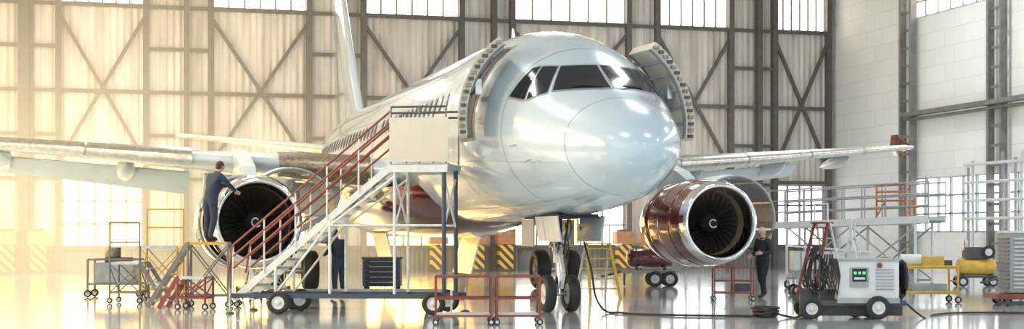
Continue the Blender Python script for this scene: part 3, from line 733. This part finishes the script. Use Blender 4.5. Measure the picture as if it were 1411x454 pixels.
tk.tube((-.8, 0, .04), (-.8, 0, .46), .03, 'steel')
tk.tube((-.9, 0, .46), (-1.5, 0, .3), .03, 'steel'); tk.tube((0, 0, 1.15), (0, 0, 1.3), .05, 'alum')
tk.build('red_tank_trailer', loc=(7.1, 18.6, 0), rz=math.radians(-15))
t2 = MB()
for z in (.2, .5, .84):
    for y in (-.25, .25): t2.beam((-.48, y, z), (.48, y, z), .035, .04, 'redrail')
    for x in (-.48, .48): t2.beam((x, -.25, z), (x, .25, z), .035, .04, 'redrail')
for x in (-.48, 0, .48):
    for y in (-.25, .25): t2.beam((x, y, .1), (x, y, .86), .035, .035, 'redrail')
for x in (-.48, .48):
    for y in (-.25, .25): t2.wheel((x, y, .06), (0, 1, 0), .06, .035)
t2.box((0, 0, .22), (.94, .48, .02), 'greyp'); t2.box((0, 0, .86), (.94, .48, .02), 'redrail'); t2.box((-.25, 0, .6), (.35, .35, .16), 'greyp'); t2.box((.2, 0, .33), (.4, .35, .18), 'steel')
t2.build('red_workshop_trolley', loc=(5.55, 9.0, 0), rz=math.radians(-17), scale=.95)
lm = MB()
lm.box((0, 0, .62), (.95, .6, .5), 'greyp'); lm.box((.05, 0, .93), (.6, .45, .14), 'steel'); lm.lathe([(0, .001), (0, .2), (.25, .2), (.25, .001)], (-.1, 0, 1.0), (0, 0, 1), 'gold', 18)
for x in (-.65, .65):
    for y in (-.32, .32): lm.tube((x, y, .1), (x, y, .95), .03, 'steelr'); lm.wheel((x, y, .1), (0, 1, 0), .1, .06)
for y in (-.32, .32):
    for z in (.34, .95): lm.tube((-.65, y, z), (.65, y, z), .025, 'steelr')
lm.build('pump_cart', loc=(-8.55, 15.0, 0), rz=math.radians(-15), bevel=.01)

# ------------------------------------------------------------------ people
def person(name, J, loc, rz, top_m, leg_m, hair_m, scale=1.0):
    D = dict(pelvis=(0, 0, .95), spine=(0, 0, 1.1), chest=(0, 0, 1.30), neckb=(0, .005, 1.45), neck=(0, 0, 1.51), head1=(0, -.02, 1.585), head2=(0, -.015, 1.66), head3=(0, 0, 1.70),
             shL=(.17, 0, 1.41), elL=(.25, .03, 1.14), wrL=(.26, -.08, .90), shR=(-.17, 0, 1.41), elR=(-.25, .03, 1.14), wrR=(-.26, -.08, .90),
             hiL=(.095, 0, .88), knL=(.11, -.02, .49), anL=(.11, .02, .10), toL=(.13, -.17, .045), hiR=(-.095, 0, .88), knR=(-.11, -.02, .49), anR=(-.11, .02, .10), toR=(-.13, -.17, .045))
    D.update(J); P = {k: V(v) for k, v in D.items()}
    R_ = dict(pelvis=.145, spine=.14, chest=.16, neckb=.08, neck=.058, head1=.078, head2=.092, head3=.07, shL=.085, shR=.085, elL=.06, elR=.06, wrL=.038, wrR=.038, hiL=.11, hiR=.11, knL=.08, knR=.08, anL=.055, anR=.055, toL=.04, toR=.04)
    names = list(P); verts = [P[k] for k in names]; rad = [R_[k] for k in names]; idx = {k: i for i, k in enumerate(names)}
    seg = [('pelvis', 'spine', 'top'), ('spine', 'chest', 'top'), ('chest', 'neckb', 'top'), ('neckb', 'neck', 'skin'), ('neck', 'head1', 'skin'), ('head1', 'head2', 'skin'), ('head2', 'head3', 'skin'),
           ('chest', 'shL', 'top'), ('shL', 'elL', 'top'), ('elL', 'wrL', 'top'), ('chest', 'shR', 'top'), ('shR', 'elR', 'top'), ('elR', 'wrR', 'top'),
           ('pelvis', 'hiL', 'leg'), ('hiL', 'knL', 'leg'), ('knL', 'anL', 'leg'), ('anL', 'toL', 'shoe'), ('pelvis', 'hiR', 'leg'), ('hiR', 'knR', 'leg'), ('knR', 'anR', 'leg'), ('anR', 'toR', 'shoe')]
    E = [(idx[a], idx[b_]) for a, b_, _ in seg]; segs = [(P[a], P[b_], m_) for a, b_, m_ in seg]
    for s in ('L', 'R'):
        w = P['wr'+s]; d = (w-P['el'+s]).normalized(); sx = 1 if s == 'L' else -1
        side = d.cross(V((sx, 0, 0))).normalized(); bend = d.cross(side).normalized()
        pc = w + d*.05; verts.append(pc); rad.append(.036); ip = len(verts)-1; E.append((idx['wr'+s], ip)); segs.append((w+d*.01, pc, 'skin'))
        for i in range(4):
            off = side*((i-1.5)*.021); ln = (.075, .09, .085, .065)[i]
            a = w + d*.095 + off; b1 = a + d*ln*.5 + bend*.012*sx; b2 = b1 + d*ln*.4 + bend*.03*sx; pr = ip
            for p, r in ((a, .0105), (b1, .009), (b2, .008)):
                verts.append(p); rad.append(r); E.append((pr, len(verts)-1)); segs.append((verts[pr], p, 'skin')); pr = len(verts)-1
        pr = ip
        for p, r in ((w+d*.045+side*.05, .012), (w+d*.085+side*.066+bend*.01, .0095)):
            verts.append(p); rad.append(r); E.append((pr, len(verts)-1)); segs.append((verts[pr], p, 'skin')); pr = len(verts)-1
    me = bpy.data.meshes.new(name+'_skel'); me.from_pydata(verts, E, []); ob = bpy.data.objects.new(name+'_skel', me); sc.collection.objects.link(ob)
    ob.modifiers.new('s', 'SKIN'); sd = ob.modifiers.new('u', 'SUBSURF'); sd.levels = 2; sd.render_levels = 2
    for i, sv in enumerate(me.skin_vertices[0].data): sv.radius = (rad[i], rad[i]); sv.use_root = (i == 0)
    dg = bpy.context.evaluated_depsgraph_get(); ev = ob.evaluated_get(dg); m2 = bpy.data.meshes.new_from_object(ev)
    bpy.data.objects.remove(ob)
    mb_ = MB(); km = {'top': top_m, 'leg': leg_m, 'skin': 'skin', 'shoe': 'black'}
    vs = [v.co.copy() for v in m2.vertices]; groups = {}
    for p in m2.polygons:
        c = p.center; best = None; bd = 9
        for a, b_, k in segs:
            ab = b_-a; t = max(0, min(1, (c-a).dot(ab)/max(ab.length_squared, 1e-9))); dd = (c-(a+ab*t)).length
            if dd < bd: bd = dd; best = k
        groups.setdefault(best, []).append(tuple(p.vertices))
    o = len(mb_.v); mb_.v += [tuple(v) for v in vs]
    for k, fl in groups.items():
        i = mb_.mi(km[k])
        for f in fl: mb_.f.append([o+a for a in f]); mb_.m.append(i); mb_.s.append(True)
    up = (P['head3']-P['neck']).normalized(); hc = P['head1'].lerp(P['head2'], .6); fw = V((0, -1, 0)); fw = (fw-up*fw.dot(up)).normalized(); rt = up.cross(fw)
    def ell(c, rx, ry, rz_, k, z0=-1.0, n=14, m_=9):
        vv = []; ff = []
        for a in range(m_+1):
            ph = math.asin(z0)+(math.pi/2-math.asin(z0))*a/m_
            for b_ in range(n):
                t = 2*math.pi*b_/n; vv.append(c+rt*(rx*math.cos(ph)*math.cos(t))+fw*(ry*math.cos(ph)*math.sin(t))+up*(rz_*math.sin(ph)))
        for a in range(m_):
            for b_ in range(n): ff.append((a*n+b_, a*n+(b_+1) % n, (a+1)*n+(b_+1) % n, (a+1)*n+b_))
        mb_.add(vv, ff, k, True)
    ell(hc+up*.035-fw*.018, .085, .098, .095, hair_m, -.25); ell(hc-fw*.03-up*.01, .078, .08, .07, hair_m, -.8)
    ell(hc+fw*.092-up*.005, .012, .018, .024, 'skin')
    for s in (-1, 1):
        ell(hc+rt*(s*.082)-up*.005, .01, .02, .03, 'skin'); ell(hc+rt*(s*.031)+fw*.078+up*.018, .011, .008, .008, 'white'); ell(hc+rt*(s*.031)+fw*.085+up*.018, .005, .004, .005, 'black')
        ell(hc+rt*(s*.031)+fw*.083+up*.036, .018, .006, .004, hair_m)
    ell(hc+fw*.083-up*.045, .022, .007, .006, 'redrail')
    mb_.lathe([(-.02, .075), (.03, .066)], P['neckb']+V((0, 0, .02)), P['neck']-P['neckb'], top_m, 18)
    return mb_.build(name, loc=loc, rz=rz, scale=scale)
person('mechanic', dict(spine=(0, -.05, 1.1), chest=(0, -.13, 1.29), neckb=(0, -.19, 1.43), neck=(0, -.22, 1.485), head1=(0, -.26, 1.55), head2=(0, -.275, 1.62), head3=(0, -.27, 1.665),
       shL=(.17, -.15, 1.39), elL=(.24, -.36, 1.24), wrL=(.16, -.56, 1.20), shR=(-.17, -.15, 1.39), elR=(-.26, -.3, 1.2), wrR=(-.18, -.52, 1.1), anR=(-.12, .1, .10), toR=(-.14, -.08, .045)),
       (-6.62, 9.3, 1.41), math.radians(125), 'navy', 'navy', 'hairb', 1.03)
person('mechanic', dict(spine=(0, -.04, 1.1), chest=(0, -.1, 1.29), neckb=(0, -.15, 1.43), neck=(0, -.18, 1.485), head1=(0, -.22, 1.55), head2=(0, -.235, 1.62), head3=(0, -.23, 1.665),
       shL=(.17, -.11, 1.39), elL=(.24, -.2, 1.12), wrL=(.16, -.44, 1.08), shR=(-.17, -.11, 1.39), elR=(-.25, -.25, 1.16), wrR=(-.16, -.48, 1.18), knR=(-.12, -.06, .49)),
       (-3.35, 12.3, 0), math.radians(-160), 'navy', 'jeans', 'hairb')
person('mechanic', dict(head1=(0, -.05, 1.585), head2=(0, -.05, 1.66), head3=(0, -.035, 1.70), elL=(.24, .0, 1.13), wrL=(.17, -.24, 1.12), elR=(-.25, .02, 1.13), wrR=(-.18, -.22, 1.06),
       knL=(.10, -.12, .51), anL=(.10, -.10, .10), toL=(.11, -.29, .045), knR=(-.10, .02, .49), anR=(-.10, .22, .13), toR=(-.11, .06, .045)),
       (6.75, 9.9, 0), math.radians(-65), 'blackc', 'blackc', 'hairg', 1.0)

# ------------------------------------------------------------------ lamps
for x in (-18, -6, 6, 18):
    for y in (-22, -6, 10, 26):
        l = bpy.data.lights.new('ceiling_lamp', 'AREA'); l.shape = 'RECTANGLE'; l.size = 3.0; l.size_y = .8; l.energy = 500; l.color = (.90, .95, 1) if x > -10 else (1, .88, .70)
        lo = bpy.data.objects.new('ceiling_lamp_light', l); lo.location = (0, 0, -.13)
        m_ = MB(); m_.box((0, 0, 0), (3.2, 1.0, .2), 'lgrey')
        for dx in (-1.3, 1.3): m_.tube((dx, 0, .1), (dx, 0, .7), .02, 'steel')
        ho = m_.build('ceiling_lamp', loc=(x, y, 13.5))
        sc.collection.objects.link(lo); lo.parent = ho
# added out-of-view warm spots with made-up fixtures, brightening floor and port side
for (p, tgt, en) in (((-26.2, 4, 11), (-11, -2, 0), 14000), ((-26.2, 22, 11), (-9, 12, 0), 14000)):
    fm = MB(); fm.box((0, 0, 0), (.5, .7, .5), 'steel'); fm.beam((-.7, 0, 0), (-.2, 0, 0), .1, .1, 'steel')
    fo = fm.build('wall_floodlight', loc=p)
    l = bpy.data.lights.new('flood_lamp', 'SPOT'); l.energy = en; l.color = (1, .80, .52); l.spot_size = math.radians(85); l.spot_blend = .9; l.shadow_soft_size = .35
    lo = bpy.data.objects.new('flood_lamp', l); sc.collection.objects.link(lo); lo.parent = fo; lo.location = (.45, 0, -.2)
    lo.rotation_euler = (V(tgt)-V(p)).to_track_quat('-Z', 'Y').to_euler()
w = bpy.data.worlds.new('World'); sc.world = w; w.use_nodes = True
w.node_tree.nodes['Background'].inputs[0].default_value = (.80, .91, 1, 1); w.node_tree.nodes['Background'].inputs[1].default_value = 1.55

# ------------------------------------------------------------------ camera
cam = bpy.data.cameras.new('Camera'); co = bpy.data.objects.new('Camera', cam); sc.collection.objects.link(co)
co.location = (-8.73, -23.32, 1.55); co.rotation_euler = (math.radians(90), 0, math.radians(-15.3))
cam.sensor_width = 36; cam.lens = 51.7; cam.shift_y = 98/1411; cam.clip_end = 300
sc.camera = co
sc.view_settings.view_transform = 'Standard'
sc.view_settings.exposure = 0.0
